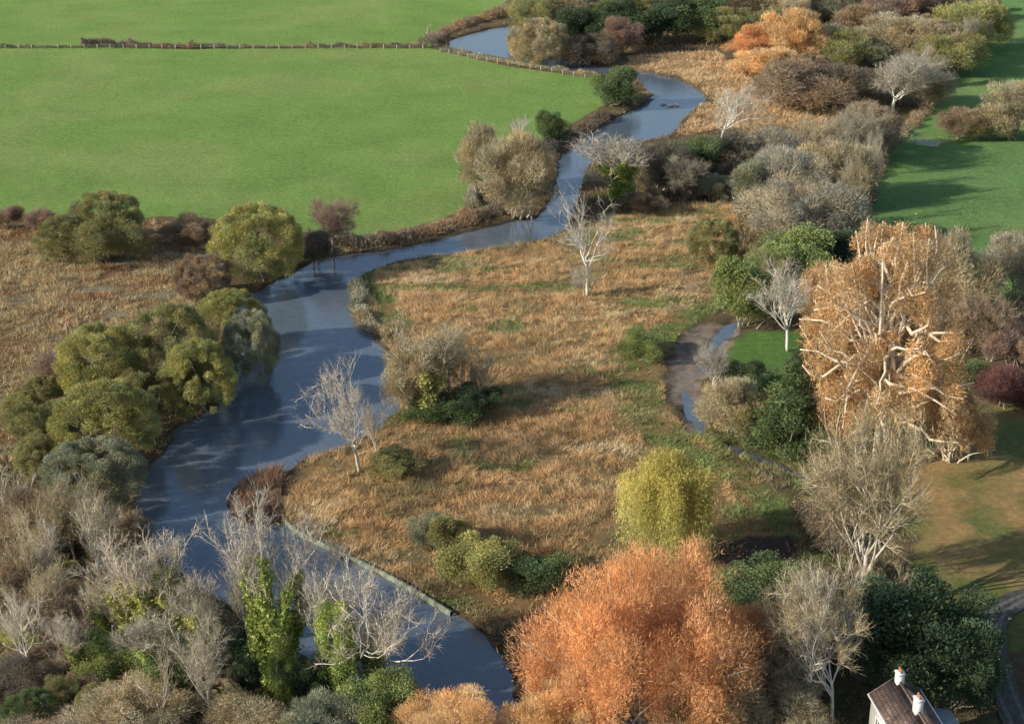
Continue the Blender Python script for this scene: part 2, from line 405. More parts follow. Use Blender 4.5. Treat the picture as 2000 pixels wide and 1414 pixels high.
T('dome', 1430, 30, -40, 130, 'brown', 'brown tree cropped by the top edge behind olive tree', group=g)
T('dome', 1220, 20, -45, 130, 'ggrey', 'grey green tree cropped at top beyond the two evergreens', group=g)
T('tall', 1470, 118, 52, 80, 'orange', 'small orange tree, left of the two far orange ones', group=g)
T('tall', 1552, 125, 22, 105, 'yorange', 'taller bright orange tree in the distant wood', group=g)
T('dome', 1500, 150, 98, 120, 'yorange', 'yellow orange shrub in front of the far orange trees', cat='bush', group=g)
T('dome', 1540, 40, -25, 120, 'tan', 'tan tree at top edge behind the tall orange tree', group=g)
T('dome', 1640, 130, 62, 115, 'olive', 'olive tree right of the far orange tree', group=g)
T('tall', 1690, 90, 15, 115, 'brown', 'brown twiggy tree in the upper right wood', group=g)
T('dome', 1640, 40, -30, 120, 'ggrey', 'grey green tree cropped at the top edge, upper right wood', group=g)
T('dome', 1765, 60, -20, 130, 'rbrown', 'reddish tree at the top edge of the upper right wood', group=g)
T('tall', 1745, 115, 35, 120, 'tan', 'tan tree in the middle of the upper right wood', group=g)
T('round', 1820, 130, 40, 135, 'tan', 'broad tan tree near the edge of the sloping wood', group=g)
T('dome', 1895, 95, 5, 125, 'yolive', 'olive tan tree at the outer corner of the upper right wood', group=g)
T('dome', 1850, 40, -30, 120, 'tan', 'tan tree cropped at the top beside the corner olive tree', group=g)
T('dome', 1860, 145, 70, 100, 'olive', 'olive bush on the field edge below the corner tree', cat='bush', group=g)
g = 'trees between the river and the right hand fields'
T('dome', 1560, 212, 122, 170, 'brown', 'wide purplish brown thicket below the far orange trees', cat='bush', group=g)
T('dome', 1650, 205, 130, 130, 'dark', 'dark brown thicket in shade beside the pale bare tree', cat='bush', group=g)
T('semi', 1745, 222, 90, 160, 'pale', 'pale bare tree at the edge of the upper right field', bark='white', group=g)
T('dome', 1800, 205, 130, 100, 'tan', 'tan bush right of the pale bare tree by the field', cat='bush', group=g)
T('leafy', 1197, 205, 134, 76, 'green', 'round dark green tree on the point of the river bank', name='evergreen_tree')
T('sparse', 1405, 285, 165, 170, 'pale', 'bare tree with white limbs on the upper right bank', bark='white', var=1)
T('leafy', 1076, 278, 222, 50, 'green', 'small dark green tree at the meadow corner by the river', name='evergreen_tree')
T('bare', 1019, 280, 225, 36, 'palegrey', 'tiny whitish bare tree in the meadow above the tan willow', bark='white', var=2)
T('tall', 945, 375, 248, 95, 'tan', 'tan willow on the meadow side, left of the pair', group='pair of tan willows on the meadow bank')
T('tall', 1010, 425, 262, 130, 'tan', 'larger tan willow touching the water, right of the pair', group='pair of tan willows on the meadow bank')
T('ivy', 1212, 392, 255, 150, 'palegrey', 'bare tree with bright yellow green ivy on its trunk by the upper river', bark='pale', ivy='ygreen', var=0)
T('leafy', 1365, 350, 272, 90, 'green', 'green leafy bush among bare trees beside the upper river', cat='bush')
T('dome', 1300, 372, 285, 100, 'dark', 'dark shaded thicket right of the ivy tree', cat='bush')
T('dome', 1420, 345, 262, 110, 'dark', 'dark brown thicket behind the green leafy bush', cat='bush')
T('semi', 1335, 395, 305, 95, 'grey', 'small grey bare tree below the green leafy bush', bark='grey')
T('dome', 1262, 412, 375, 70, 'dark', 'low dark bush at the foot of the ivy tree', cat='bush')
for a in [(1500, 340, 250, 120, 'grey', 'grey twiggy tree at the left of the long grey row'), (1575, 325, 225, 130, 'tan', 'tan grey tree at the crest of the long grey row'),
          (1645, 326, 200, 140, 'grey', 'tall grey tree near the field end of the long row'), (1700, 300, 205, 100, 'brown', 'brownish grey tree at the field corner of the long row'),
          (1470, 400, 315, 100, 'ggrey', 'greenish grey tree in the second rank, left end'), (1550, 400, 290, 130, 'grey', 'grey tree in the second rank, middle'),
          (1640, 396, 280, 140, 'tan', 'tan grey tree in the second rank beside the shadowed field'), (1530, 476, 360, 130, 'grey', 'grey tree in the lowest rank above the cedar'),
          (1615, 480, 360, 140, 'grey', 'grey tree in the lowest rank at the field edge')]:
    T('dome' if a[1] % 4 == 0 else 'semi', *a, bark='pale', group='long grey row of bare trees by the field')
T('leafy', 1465, 395, 345, 50, 'ygreen', 'small yellow green ivy bush under the grey row', cat='bush')
T('leafy', 1600, 375, 325, 55, 'green', 'small green ivy bush inside the grey row', cat='bush')
T('round', 1393, 515, 428, 92, 'olive', 'round olive green bush standing alone at the reed bed edge', cat='bush')
T('sparse', 1147, 578, 375, 180, 'palegrey', 'solitary white barked bare tree in the upper reed bed', bark='white', var=0)
T('bare', 1140, 582, 510, 55, 'palegrey', 'small grey bare sapling at the foot of the solitary tree', bark='pale')
g = 'hedge bushes by the field gate'
T('dome', 1880, 268, 215, 80, 'brown', 'brown hedge bush just right of the field gate', cat='bush', group=g)
T('dome', 1930, 270, 222, 80, 'olive', 'olive hedge bush in the middle of the gate hedge', cat='bush', group=g)
T('tall', 1975, 268, 165, 95, 'tan', 'tan tree at the right edge in the gate hedge', group=g)
g = 'garden trees around the lawn'
T('leafy', 1560, 560, 452, 130, 'lgreen', 'yellow green cedar behind the white garden tree', name='cedar_tree', group=g)
T('leafy', 1620, 545, 460, 120, 'dgreen', 'dark cedar beside the yellow green one', name='cedar_tree', group=g)
T('leafy', 1455, 635, 510, 105, 'lgreen', 'green leafy tree at the left of the white garden tree', name='leafy_tree', group=g)
T('dome', 1500, 585, 490, 90, 'olive', 'olive tree between the cedar and the green leafy tree', group=g)
T('sparse', 1538, 685, 512, 125, 'pale', 'white limbed bare tree on the small green lawn', bark='white', var=2)
T('cone', 1588, 735, 625, 80, 'dgreen', 'narrow dark conifer beside the small lawn', group=g)
T('cone', 1545, 885, 710, 145, 'green', 'broad dark conifer left of the great plane tree', group=g)
T('cone', 1612, 880, 760, 85, 'green', 'green conifer tucked under the great plane tree', group=g)
T('dome', 1428, 848, 740, 110, 'tan', 'tan bush beside the creek below the lawn', cat='bush', group=g)
T('dome', 1482, 860, 775, 95, 'olive', 'olive bush between creek bush and broad conifer', cat='bush', group=g)
T('leafy', 1462, 765, 710, 85, 'green', 'green bush on the lower edge of the lawn', cat='bush', group=g)
T('semi', 1392, 770, 680, 75, 'palegrey', 'thin grey sapling on the creek bank by the lawn', bark='pale', group=g)
T('russet', 1610, 650, 515, 95, 'plane', 'orange brown tree left of the great plane tree', name='leafy_tree', group=g)
T('dome', 1870, 620, 455, 120, 'tan', 'tan grey tree behind the right side of the plane tree', group=g)
T('dome', 1980, 580, 460, 100, 'grey', 'grey tree at the right edge by the lower field', group=g)
T('semi', 1930, 700, 560, 160, 'brown', 'dark grey brown bare tree right of the plane tree', bark='grey', group=g)
T('dome', 1880, 700, 590, 110, 'brown', 'brown thicket behind the lower right of the plane tree', cat='bush', group=g)
T('dome', 1985, 720, 640, 90, 'rbrown', 'reddish brown bush at the right edge above the red shrub', cat='bush', group=g)
T('dome', 1965, 795, 718, 100, 'red', 'dark red shrub at the right edge of the lawn', cat='bush', group=g)
T('leafy', 1888, 750, 698, 75, 'green', 'small green bush between plane tree and red shrub', cat='bush', group=g)
T('plane', 1732, 930, 455, 285, 'plane', 'great plane tree with pale limbs and orange brown leaves', bark='cream')
T('russet', 1872, 900, 745, 140, 'plane', 'drooping orange brown tree below the plane tree', name='leafy_tree', group=g, bark='cream')
T('russet', 1645, 885, 650, 120, 'plane', 'orange brown crown against the left of the plane tree', name='leafy_tree', group=g, bark='cream')
g = 'scrub on the left marsh'
T('round', 205, 478, 370, 135, 'olive', 'tall olive grey willow at the meadow edge, rear of the three', group=g)
T('round', 125, 508, 420, 110, 'olive', 'olive grey willow on the left of the marsh group', group=g)
T('dome', 205, 508, 425, 120, 'olive', 'olive grey willow at the front right of the marsh group', group=g)
T('dome', 368, 470, 422, 75, 'brown', 'small brown bush between the marsh willows and the olive tree', cat='bush', group=g)
T('dome', 78, 448, 413, 50, 'rbrown', 'small reddish brown bush on the meadow edge', cat='bush', group=g)
T('dome', 15, 445, 408, 55, 'rbrown', 'small reddish brown bush at the left border of the photo', cat='bush', group=g)
T('round', 500, 552, 406, 172, 'yolive', 'large round olive yellow tree on the river corner')
T('round', 395, 585, 495, 108, 'brown', 'round brown bush left of the large olive tree', cat='bush')
T('semi', 650, 495, 385, 105, 'rbrown', 'reddish brown bare tree above the river corner', bark='grey', var=1)
T('dome', 615, 515, 455, 70, 'dark', 'small dark bush between olive tree and reddish bare tree', cat='bush')
g = 'willows overhanging the left bank'
T('round', 450, 690, 566, 138, 'yolive', 'round topped olive willow, highest of the left bank row', group=g)
T('round', 490, 745, 612, 105, 'ggrey', 'dark shaded willow leaning over the water', group=g)
T('round', 325, 765, 598, 175, 'olive', 'broad olive willow in the middle of the left bank row', group=g)
T('round', 388, 814, 663, 136, 'yolive', 'round bright olive willow hanging over the river', group=g)
T('round', 195, 785, 638, 160, 'yolive', 'yellow olive willow behind the left bank row', group=g)
T('dome', 120, 750, 690, 90, 'rbrown', 'reddish bush behind the yellow olive willow', cat='bush', group=g)
T('round', 280, 825, 722, 120, 'olive', 'olive green willow between its two brighter neighbours', group=g)
T('round', 205, 908, 744, 205, 'yolive', 'large yellow olive willow low on the left bank', group=g)
T('round', 180, 995, 862, 190, 'ggrey', 'large grey green willow at the water below the yellow one', group=g)
T('round', 85, 935, 845, 110, 'olive', 'olive willow at the left of the grey green one', group=g)
T('dome', 55, 850, 795, 90, 'olive', 'small olive bush on the marsh near the left border', cat='bush', group=g)
g = 'bare woodland in the lower left'
for a in [('dome', 60, 1090, 960, 130, 'brown', 'brown thicket below the grey green willow', 'grey'),
          ('sparse', 20, 1060, 905, 120, 'palegrey', 'pale bare tree at the left border under the willows', 'white'),
          ('semi', 150, 1105, 940, 120, 'tan', 'grey twiggy tree behind the white stemmed tree', 'grey'),
          ('dome', 235, 1120, 1000, 100, 'brown', 'brown twiggy bush right of the white stemmed tree', 'grey'),
          ('sparse', 92, 1190, 985, 120, 'tan', 'bare tree with a cream stem near the left border', 'cream'),
          ('sparse', 200, 1160, 945, 130, 'tan', 'bare tree with white forked stems beside the river', 'white'),
          ('dome', 30, 1200, 1080, 110, 'brown', 'dark brown thicket at the left border', 'dark'),
          ('dome', 130, 1240, 1140, 150, 'brown', 'dark thicket below the cream stemmed tree', 'dark'),
          ('sparse', 50, 1270, 1130, 120, 'tan', 'tan bare tree at the left border above the clearing', 'pale')]:
    T(*a[:7], bark=a[7], group=g)
T('ivy', 335, 1275, 1050, 170, 'pale', 'group of yellow ivy stems under a tan bare crown', bark='cream', ivy='ivyy', var=2)
T('ivy', 262, 1265, 1065, 120, 'pale', 'slim yellow ivy covered tree left of the ivy group', bark='cream', ivy='ivyy', var=3)
T('ivy', 405, 1330, 1120, 90, 'pale', 'small ivy stemmed tree right of the ivy group', bark='cream', ivy='ivyy', var=3)
T('dome', 205, 1262, 1195, 90, 'red', 'dark red shrub in the lower left wood', cat='bush')
T('leafy', 205, 1335, 1240, 110, 'lgreen', 'green leafy bush below the dark red shrub', cat='bush')
T('leafy', 320, 1345, 1245, 100, 'green', 'green leafy bush right of its neighbour near the bottom', cat='bush')
T('dome', 90, 1330, 1260, 140, 'brown', 'brown bramble thicket beside the clearing', cat='bush')
T('leafy', 470, 1330, 1240, 90, 'dgreen', 'dark green thicket on the bank behind the bottom bare tree', cat='bush')
T('dome', 30, 1360, 1290, 120, 'dark', 'dark bramble at the bottom left border', cat='bush')
T('sparse', 410, 1425, 1205, 150, 'grey', 'tall grey bare tree at the bottom left of the river', bark='pale', var=2)
T('sparse', 320, 1440, 1260, 110, 'tan', 'small tan bare tree beside the tall bottom one', bark='pale', var=0)
T('ivy', 550, 1350, 1005, 200, 'palegrey', 'tall grey bare tree with bright ivy around its base', bark='pale', ivy='ygreen', var=2)
T('sparse', 490, 1320, 1050, 120, 'grey', 'grey bare tree left of the tall ivy footed tree', bark='pale', var=2)
T('column', 556, 1378, 1245, 62, 'ygreen', 'bright ivy column at the foot of the tall grey tree', cat='bush')
T('column', 665, 1382, 1175, 76, 'ygreen', 'tall bright ivy column beside the white limbed tree', cat='bush')
T('leafy', 612, 1378, 1280, 70, 'dgreen', 'dark green bush between the two ivy columns', cat='bush')
T('sparse', 748, 1350, 1062, 290, 'pale', 'big white limbed bare tree over the lower river', bark='white', var=1)
T('sparse', 640, 1345, 1080, 150, 'palegrey', 'slim bare tree between the two ivy columns', bark='white', var=2)
T('ivy', 735, 1356, 1190, 100, 'pale', 'short ivy covered tree at the foot of the white limbed tree', bark='white', ivy='ygreen', var=3)
T('leafy', 745, 1425, 1312, 130, 'lgreen', 'yellow green bush at the bottom under the white limbed tree', cat='bush')
T('dome', 250, 1470, 1345, 190, 'tan', 'tan bush cropped by the bottom edge on the left', cat='bush')
T('dome', 500, 1470, 1360, 170, 'tan', 'tan bush cropped by the bottom edge below the ivy column', cat='bush')
T('dome', 630, 1470, 1365, 140, 'ggrey', 'grey green bush cropped by the bottom edge', cat='bush')
T('dome', 100, 1490, 1390, 180, 'brown', 'brown bush at the bottom left corner', cat='bush')
T('sparse', 702, 922, 700, 190, 'palegrey', 'solitary grey bare tree on the reed bed point', bark='pale', var=1)
T('bare', 735, 900, 780, 60, 'palegrey', 'small bare stem right of the solitary grey tree', bark='pale')
T('leafy', 770, 935, 885, 90, 'olive', 'low olive bush at the foot of the solitary grey tree', cat='bush')
T('ivy', 840, 812, 640, 140, 'tan', 'ivy stemmed tree in the middle of the river bank', bark='pale', ivy='ivyy', var=0)
T('dome', 797, 800, 680, 85, 'tan', 'tan bush at the water left of the ivy stemmed tree', cat='bush')
T('sparse', 875, 780, 650, 130, 'tan', 'tan bare tree just behind the ivy stemmed tree', bark='pale', var=2)
T('semi', 915, 800, 690, 110, 'tan', 'tan twiggy bush right of the ivy stemmed tree', cat='bush', bark='pale')
T('leafy', 850, 818, 765, 120, 'green', 'dark green undergrowth below the ivy stemmed tree', cat='bush')
T('leafy', 930, 815, 755, 80, 'dgreen', 'dark leaning bush at the right of the bank thicket', cat='bush')
T('weep', 1300, 1096, 885, 175, 'yellow', 'yellow weeping willow standing in the lower reed bed')
g = 'small bushes in the lower reed bed'
T('leafy', 828, 1062, 1003, 62, 'ggrey', 'small grey green bush, left of two in the reeds', cat='bush', group=g)
T('leafy', 880, 1085, 1010, 70, 'olive', 'small olive green bush, right of two in the reeds', cat='bush', group=g)
T('leafy', 945, 1145, 1055, 125, 'yolive', 'yellow green bush by the reed bed tip', cat='bush', group=g)
T('leafy', 1062, 1150, 1078, 110, 'green', 'green bush left of the huge orange willow', cat='bush', group=g)
T('leafy', 1250, 695, 650, 75, 'lgreen', 'low green bush beside the creek', cat='bush')
T('big', 1255, 1440, 1098, 415, 'orange', 'huge orange willow filling the bottom centre', bark='pale', var=0)
T('big', 890, 1500, 1350, 210, 'yorange', 'orange willow cropped by the bottom edge', bark='pale', var=1)
T('dome', 1445, 1350, 1185, 140, 'orange', 'orange fringe tree at the right of the huge orange willow')
T('tall', 1400, 1460, 1310, 170, 'tan', 'tan tree cropped at the bottom right of the orange willow')
T('tall', 1080, 1490, 1350, 150, 'yorange', 'yellow orange tree in front of the huge orange willow')
T('leafy', 1500, 1215, 1100, 170, 'green', 'dark green bush behind the orange willow', cat='bush')
T('leafy', 1430, 1190, 1130, 110, 'lgreen', 'mid green bush between willow and dark bush', cat='bush')
T('semi', 1685, 1200, 835, 260, 'tan', 'large grey brown bare tree below the plane tree', bark='pale', var=1)
T('semi', 1645, 1130, 910, 160, 'brown', 'leaning grey brown tree at the end of the ditch', bark='grey', var=2)
T('sparse', 1625, 1410, 1110, 220, 'pale', 'large pale bare tree left of the cottage', bark='white', var=1)
T('semi', 1590, 1400, 1130, 200, 'tan', 'tan bare tree behind the large pale tree by the cottage', bark='pale', var=1)
T('semi', 1690, 1310, 1120, 150, 'tan', 'grey bare tree behind the cottage', bark='grey')
T('dome', 1540, 1390, 1270, 110, 'grey', 'grey thicket between orange willow and pale bare tree', cat='bush')
T('leafy', 1790, 1345, 1135, 230, 'dgreen', 'large dark evergreen tree behind the cottage', name='evergreen_tree', var=0)
T('leafy', 1880, 1385, 1230, 120, 'dgreen', 'dark evergreen tree at the right of the cottage', name='evergreen_tree', var=1)
T('dome', 1560, 1470, 1350, 150, 'tan', 'tan bush at the bottom edge left of the cottage', cat='bush')

# ---------------------------------------------------------------- ground zones
RIV = smooth(GP([(985,50),(935,60),(890,73),(876,88),(905,99),(960,108),(1020,122),(1090,134),(1160,143),(1215,147),(1250,160),(1266,180),(1262,198),(1225,218),(1180,240),(1140,270),(1095,305),
  (1088,345),(1072,390),(1050,420),(1005,428),(950,442),(850,466),(760,484),(690,493),(620,505),(570,530),(520,556),(478,578),(445,620),(440,680),(440,760),(410,800),(345,830),(330,870),
  (285,908),(262,950),(272,1010),(310,1080),(390,1140),(480,1200),(580,1270),(690,1340),(800,1400),(900,1460),(1000,1480),(1060,1440),(1015,1370),(995,1310),(955,1245),(885,1192),
  (800,1142),(700,1097),(640,1070),(590,1045),(550,1016),(500,1022),(458,1010),(448,970),(482,935),(548,917),(598,890),(645,878),(705,850),(765,805),(790,765),(765,715),(748,670),(722,648),
  (698,620),(690,580),(697,545),(740,519),(790,505),(880,492),(960,482),(1040,468),(1092,452),(1115,430),(1128,385),(1148,325),(1200,285),(1250,274),(1310,262),(1328,240),(1350,214),
  (1378,196),(1368,174),(1320,153),(1262,138),(1160,124),(1070,112),(1005,104),(1000,75),(998,52)]), 4)
CRA = smooth(GP([(1415,630),(1452,624),(1436,646),(1408,668),(1390,696),(1378,722),(1370,722),(1376,692),(1396,655)]), 3)
CRB = smooth(GP([(1334,765),(1348,760),(1358,790),(1376,818),(1374,838),(1356,830),(1342,800)]), 3)
MEADOW = GP([(-400,-200),(1050,-200),(990,2),(975,18),(910,45),(850,62),(838,95),(900,108),(1000,132),(1160,153),(1185,170),(1180,205),(1120,240),(1050,285),(960,330),(925,380),(915,405),(860,430),(760,455),(690,462),(600,455),(450,428),(330,424),(200,425),(0,418),(-400,405)])
REED = GP([(550,1010),(560,935),(605,895),(700,862),(770,815),(800,765),(770,700),(735,640),(695,600),(700,545),(745,522),(900,495),(1060,470),(1120,450),(1200,425),(1330,395),(1440,400),(1440,500),(1430,590),(1330,650),(1290,700),(1300,800),(1370,860),(1480,930),(1560,1000),(1570,1110),(1450,1180),(1100,1200),(960,1240),(880,1185),(760,1120),(640,1065)])
REED2 = GP([(1230,110),(1400,100),(1460,150),(1560,215),(1700,215),(1700,260),(1500,245),(1400,255),(1320,265),(1370,200),(1330,150),(1230,135)])
MARSH = GP([(-400,420),(0,425),(280,432),(440,440),(440,560),(440,620),(250,640),(200,700),(60,800),(60,900),(-400,930)])
SPIT = GP([(455,970),(485,935),(550,915),(548,1015),(500,1020),(455,1010)])
RF = GP([(1960,-150),(1955,50),(1915,110),(1850,160),(1800,225),(1745,275),(1722,310),(1700,380),(1665,480),(1700,560),(1960,580),(3000,560),(3200,-150)])
LAWN = GP([(1440,650),(1480,645),(1560,645),(1565,720),(1520,770),(1440,745),(1415,700)])
GARD = GP([(1730,790),(1850,760),(3000,740),(3000,1414),(1880,1260),(1790,1150),(1740,950)])
HOLLOW_SHADE = GP([(1380,1060),(1480,1040),(1550,1050),(1565,1100),(1480,1115),(1390,1100)])  # muddy hollow; the weeping willow's shadow is painted into its dark colour
SILT = smooth(GP([(1335,650),(1390,632),(1450,622),(1440,655),(1400,700),(1370,740),(1365,790),(1385,845),(1345,848),(1320,800),(1300,740),(1308,690)]), 3)
DITCH = smooth(GP([(1366,840),(1430,872),(1500,900),(1565,928),(1600,975)]), 4, False)
GREENST = smooth(GP([(1400,600),(1300,650),(1240,690),(1262,780),(1300,850),(1390,905),(1480,960),(1500,1030)]), 4, False)
GREEN2 = smooth(GP([(712,545),(735,575),(760,605),(782,640)]), 4, False)
def sdist(X, Y):
    sd = polydist(X, Y, RIV); sd = np.where(inside(X, Y, RIV), -sd, sd)
    for P in (CRA, CRB):
        q = polydist(X, Y, P, lim=8); q = np.where(inside(X, Y, P), -q, q); sd = np.minimum(sd, q)
    sd = sd+(fbm(X*0.5, Y*0.5, 31, 3)-0.5)*1.4
    return np.minimum(sd, polydist(X, Y, DITCH, False)-.5+(fbm(X*.6, Y*.6, 33, 2)-.5)*.9)
def axis(a0, a, b, b0, st):
    f = np.arange(a, b+st, st)
    lo = a-np.cumsum(np.geomspace(st*2, (a-a0)/2.2, 9)); hi = f[-1]+np.cumsum(np.geomspace(st*2, (b0-b)/2.2, 9))
    return np.concatenate([lo[::-1], f, hi])
xs = axis(-5000, -215, 215, 5000, 0.65); ys = axis(-600, 88, 520, 9000, 0.65)
X, Y = np.meshgrid(xs, ys)
SD = sdist(X, Y)
jx = X+(fbm(X*0.35, Y*0.35, 5)-0.5)*4; jy = Y+(fbm(X*0.35+40, Y*0.35, 6)-0.5)*4
n1 = fbm(X*0.25, Y*0.25, 1); n2 = fbm(X*0.05, Y*0.05, 2); n3 = fbm(X*0.7, Y*0.7, 3, 2)
def C3(r, g_, b): return np.array([r, g_, b])
def mixz(col, m, c):
    m = m[..., None]; return col*(1-m)+c*m
green = C3(.245, .41, .115)
far = np.clip((Y-470)/20, 0, 1)
col = np.ones(X.shape+(3,))*C3(.21, .165, .10); col = mixz(col, np.clip((n1-0.5)*4, 0, 1), C3(.14, .155, .075))
col = mixz(col, far, green); col = mixz(col, (np.abs(X) > 190).astype(float), green)
def zone(P, c, jit=True, var=None):
    global col
    m = inside(jx if jit else X, jy if jit else Y, P).astype(float)
    cc = np.ones(X.shape+(3,))*c
    if var is not None: cc = mixz(cc, var[1], var[0])
    col = mixz(col, m, cc)
zone(MARSH, C3(.28, .19, .105), var=(C3(.33, .32, .22), np.clip((fbm(X*.15, Y*.4, 77)-0.52)*8, 0, 1)))
zone(REED2, C3(.44, .32, .18)); zone(REED, C3(.40, .275, .14), var=(C3(.25, .22, .12), np.clip((n1-0.52)*5, 0, 1)))
zone(SPIT, C3(.16, .10, .07)); zone(HOLLOW_SHADE, C3(.11, .09, .08))
zone(MEADOW, green, False, var=(C3(.30, .43, .14), np.clip((n2-0.45)*4, 0, 1)))
zone(RF, C3(.20, .36, .13), True, var=(C3(.26, .39, .14), np.clip((n2-0.5)*4, 0, 1)))
zone(LAWN, C3(.16, .30, .085), False)
zone(GARD, C3(.23, .27, .10), True, var=(C3(.54, .38, .18), np.clip((n1-0.42)*3+0.4-0.02*np.abs(Y-150), 0, 1)))
silt = inside(jx, jy, SILT)
zone(SILT, C3(.38, .33, .275), True, var=(C3(.25, .225, .19), np.clip((n3-0.5)*5, 0, 1)))
for q_ in (GREENST, GREEN2):
    gd = polydist(jx, jy, q_, False); col = mixz(col, np.clip(1.8-gd/1.6, 0, 1)*np.clip((n1-.38)*5, 0, 1), C3(.20, .26, .10))
bank = np.clip(1.6-SD/1.3, 0, 1)*(SD > -0.3)*(1-silt*.9); col = mixz(col, bank*0.75, C3(.14, .115, .08))
col = mixz(col, (SD < -0.3).astype(float), C3(.05, .055, .045))
mead = inside(X, Y, MEADOW)*1.0; rough = 1-mead
Z = (n1-0.5)*0.25*rough*(SD > 1)+(n3-0.5)*(0.14*rough+0.16*mead)*(SD > 0.9)
Z = np.maximum(Z, -0.25)
Z = np.where(SD <= 0.9, np.clip(WL+SD*0.5, -1.5, 0), Z)
Z = np.where(silt & (SD > 0), np.minimum(Z, WL+(n3-0.33)*0.22+0.03), Z)
nx, ny = len(xs), len(ys)
V = np.stack([X.ravel(), Y.ravel(), Z.ravel()], 1)
I = np.arange(nx*ny).reshape(ny, nx)
Fq = np.stack([I[:-1, :-1], I[:-1, 1:], I[1:, 1:], I[1:, :-1]], -1).reshape(-1, 4)
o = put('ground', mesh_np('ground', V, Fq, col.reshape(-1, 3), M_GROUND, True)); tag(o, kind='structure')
def sheet(name, x0, x1, y0, y1, z, mat):
    n = 30; a = np.linspace(x0, x1, n); b = np.linspace(y0, y1, n); A, B = np.meshgrid(a, b); I = np.arange(n*n).reshape(n, n)
    V = np.stack([A.ravel(), B.ravel(), np.full(n*n, z)], 1); Fq = np.stack([I[:-1, :-1], I[:-1, 1:], I[1:, 1:], I[1:, :-1]], -1).reshape(-1, 4)
    return tag(put(name, mesh_np(name, V, Fq, None, mat)), kind='structure')
sheet('river', RIV[:, 0].min()-2, max(RIV[:, 0].max(), DITCH[:, 0].max())+2, RIV[:, 1].min()-2, RIV[:, 1].max()+2, WL, M_WATER)
def ribbon(name, P, w, z, mat, zb=None):
    P = smooth(P, 5, False); Tn = norm(np.gradient(P, axis=0)); N = np.stack([-Tn[:, 1], Tn[:, 0]], 1)
    ww = w*(0.8+0.4*vn(np.arange(len(P))*0.5, np.zeros(len(P)), 4))[:, None]/2
    L = P+N*ww; R = P-N*ww; n = len(P)
    zz = np.full(n, z)+(0.08*(vn(np.arange(n)*.7, np.zeros(n), 8)-.5) if zb is not None else 0)
    V = np.vstack([np.c_[L, zz], np.c_[R, zz]]); i = np.arange(n-1)
    Fq = np.stack([i, i+1, i+1+n, i+n], 1)
    if zb is not None:
        V = np.vstack([V, np.c_[L, np.full(n, zb)], np.c_[R, np.full(n, zb)]])
        Fq = np.vstack([Fq, np.stack([i, i+2*n, i+1+2*n, i+1], 1), np.stack([i+n, i+1+n, i+1+3*n, i+3*n], 1)])
    return tag(put(name, mesh_np(name, V, Fq, None, mat)), kind='structure')
M_EDGE = mat_plain('frosted_edging', (.25, .28, .19), 0.3, 1.35, 1.2)
ribbon('river_edging', GP([(552,925),(543,965),(548,1003),(588,1040),(650,1070),(720,1103),(800,1146),(882,1196)]), 0.38, 0.1, M_EDGE, -0.9)
M_TRACK = mat_plain('track_gravel', (.075, .072, .06), 0.4, 1.5, 1.5)
M_VERGE = mat_plain('track_rut', (.15, .145, .13), 0.4, 1.4, 2)
TRK = GP([(2060,1150),(1990,1172),(1945,1205),(1935,1260),(1955,1330),(1992,1420),(2030,1500)])
ribbon('track', TRK, 2.4, 0.13, M_TRACK)
for dx in (-13, 13): ribbon('track_rut', TRK+np.array([dx*0.05, 0]), 0.35, 0.135+0.001*(dx > 0), M_VERGE)

# ---------------------------------------------------------------- reeds, marsh and bank plants (uncountable)
def scatter(rng, P, n):
    lo = P.min(0); hi = P.max(0); out = np.zeros((0, 2))
    while len(out) < n:
        q = rng.uniform(lo, hi, (n*2, 2)); q = q[inside(q[:, 0], q[:, 1], P)]; out = np.vstack([out, q])
    return out[:n]
def stuff(name, P2, h, w, cols, seed, label, cat, lean=0.8, minsd=0.2, gap=0.36):
    rng = np.random.default_rng(seed)
    sd = sdist(P2[:, 0], P2[:, 1]); P2 = P2[sd > minsd]; n = len(P2)
    x, y = P2.T
    hn = 0.55*fbm(x*0.22, y*0.3, seed, 4)+0.45*fbm(x*1.1, y*1.1, seed+2, 2); cn = fbm(x*0.10+9, y*0.2, seed+3, 5)
    keep = (hn > gap) | (rng.uniform(size=n) < 0.2); x, y, hn, cn = x[keep], y[keep], hn[keep], cn[keep]; n = len(x)
    L = h*np.clip(0.1+2.9*(hn-0.30), 0.12, 1.6)*rng.uniform(0.5, 1.3, n)
    P = np.stack([x, y, np.full(n, -0.12)], 1)
    la = fbm(x*0.15, y*0.15, seed+8)*9
    D = norm(np.stack([lean*np.cos(la)+rng.normal(0, 0.6, n), lean*np.sin(la)+rng.normal(0, 0.6, n), np.full(n, .9)], 1))
    V, Fc = blades(P, D, L, w*rng.uniform(0.6, 1.4, n), rng)
    cols = np.array(cols); t = np.clip((cn-0.3)/0.4+rng.normal(0, 0.2, n), 0, 0.999)*(len(cols)-1)
    k = t.astype(int); f = (t-k)[:, None]; cc = (cols[k]*(1-f)+cols[np.minimum(k+1, len(cols)-1)]*f)*rng.uniform(0.7, 1.3, n)[:, None]
    o = put(name, mesh_np(name, V, Fc, np.repeat(cc, 3, 0), M_TWIG), None, (1.15, 1.15, 1.15)); tag(o, label, cat, kind='stuff')
rng = np.random.default_rng(5)
p = scatter(rng, REED, 560000)
p = p[(~inside(p[:, 0], p[:, 1], SILT)) & (polydist(p[:, 0], p[:, 1], DITCH, False) > .8)]
p = p[(~inside(p[:, 0], p[:, 1], HOLLOW_SHADE)) | (rng.uniform(size=len(p)) < .15)]
gm = np.minimum(polydist(p[:, 0], p[:, 1], GREENST, False), polydist(p[:, 0], p[:, 1], GREEN2, False)*2.2)
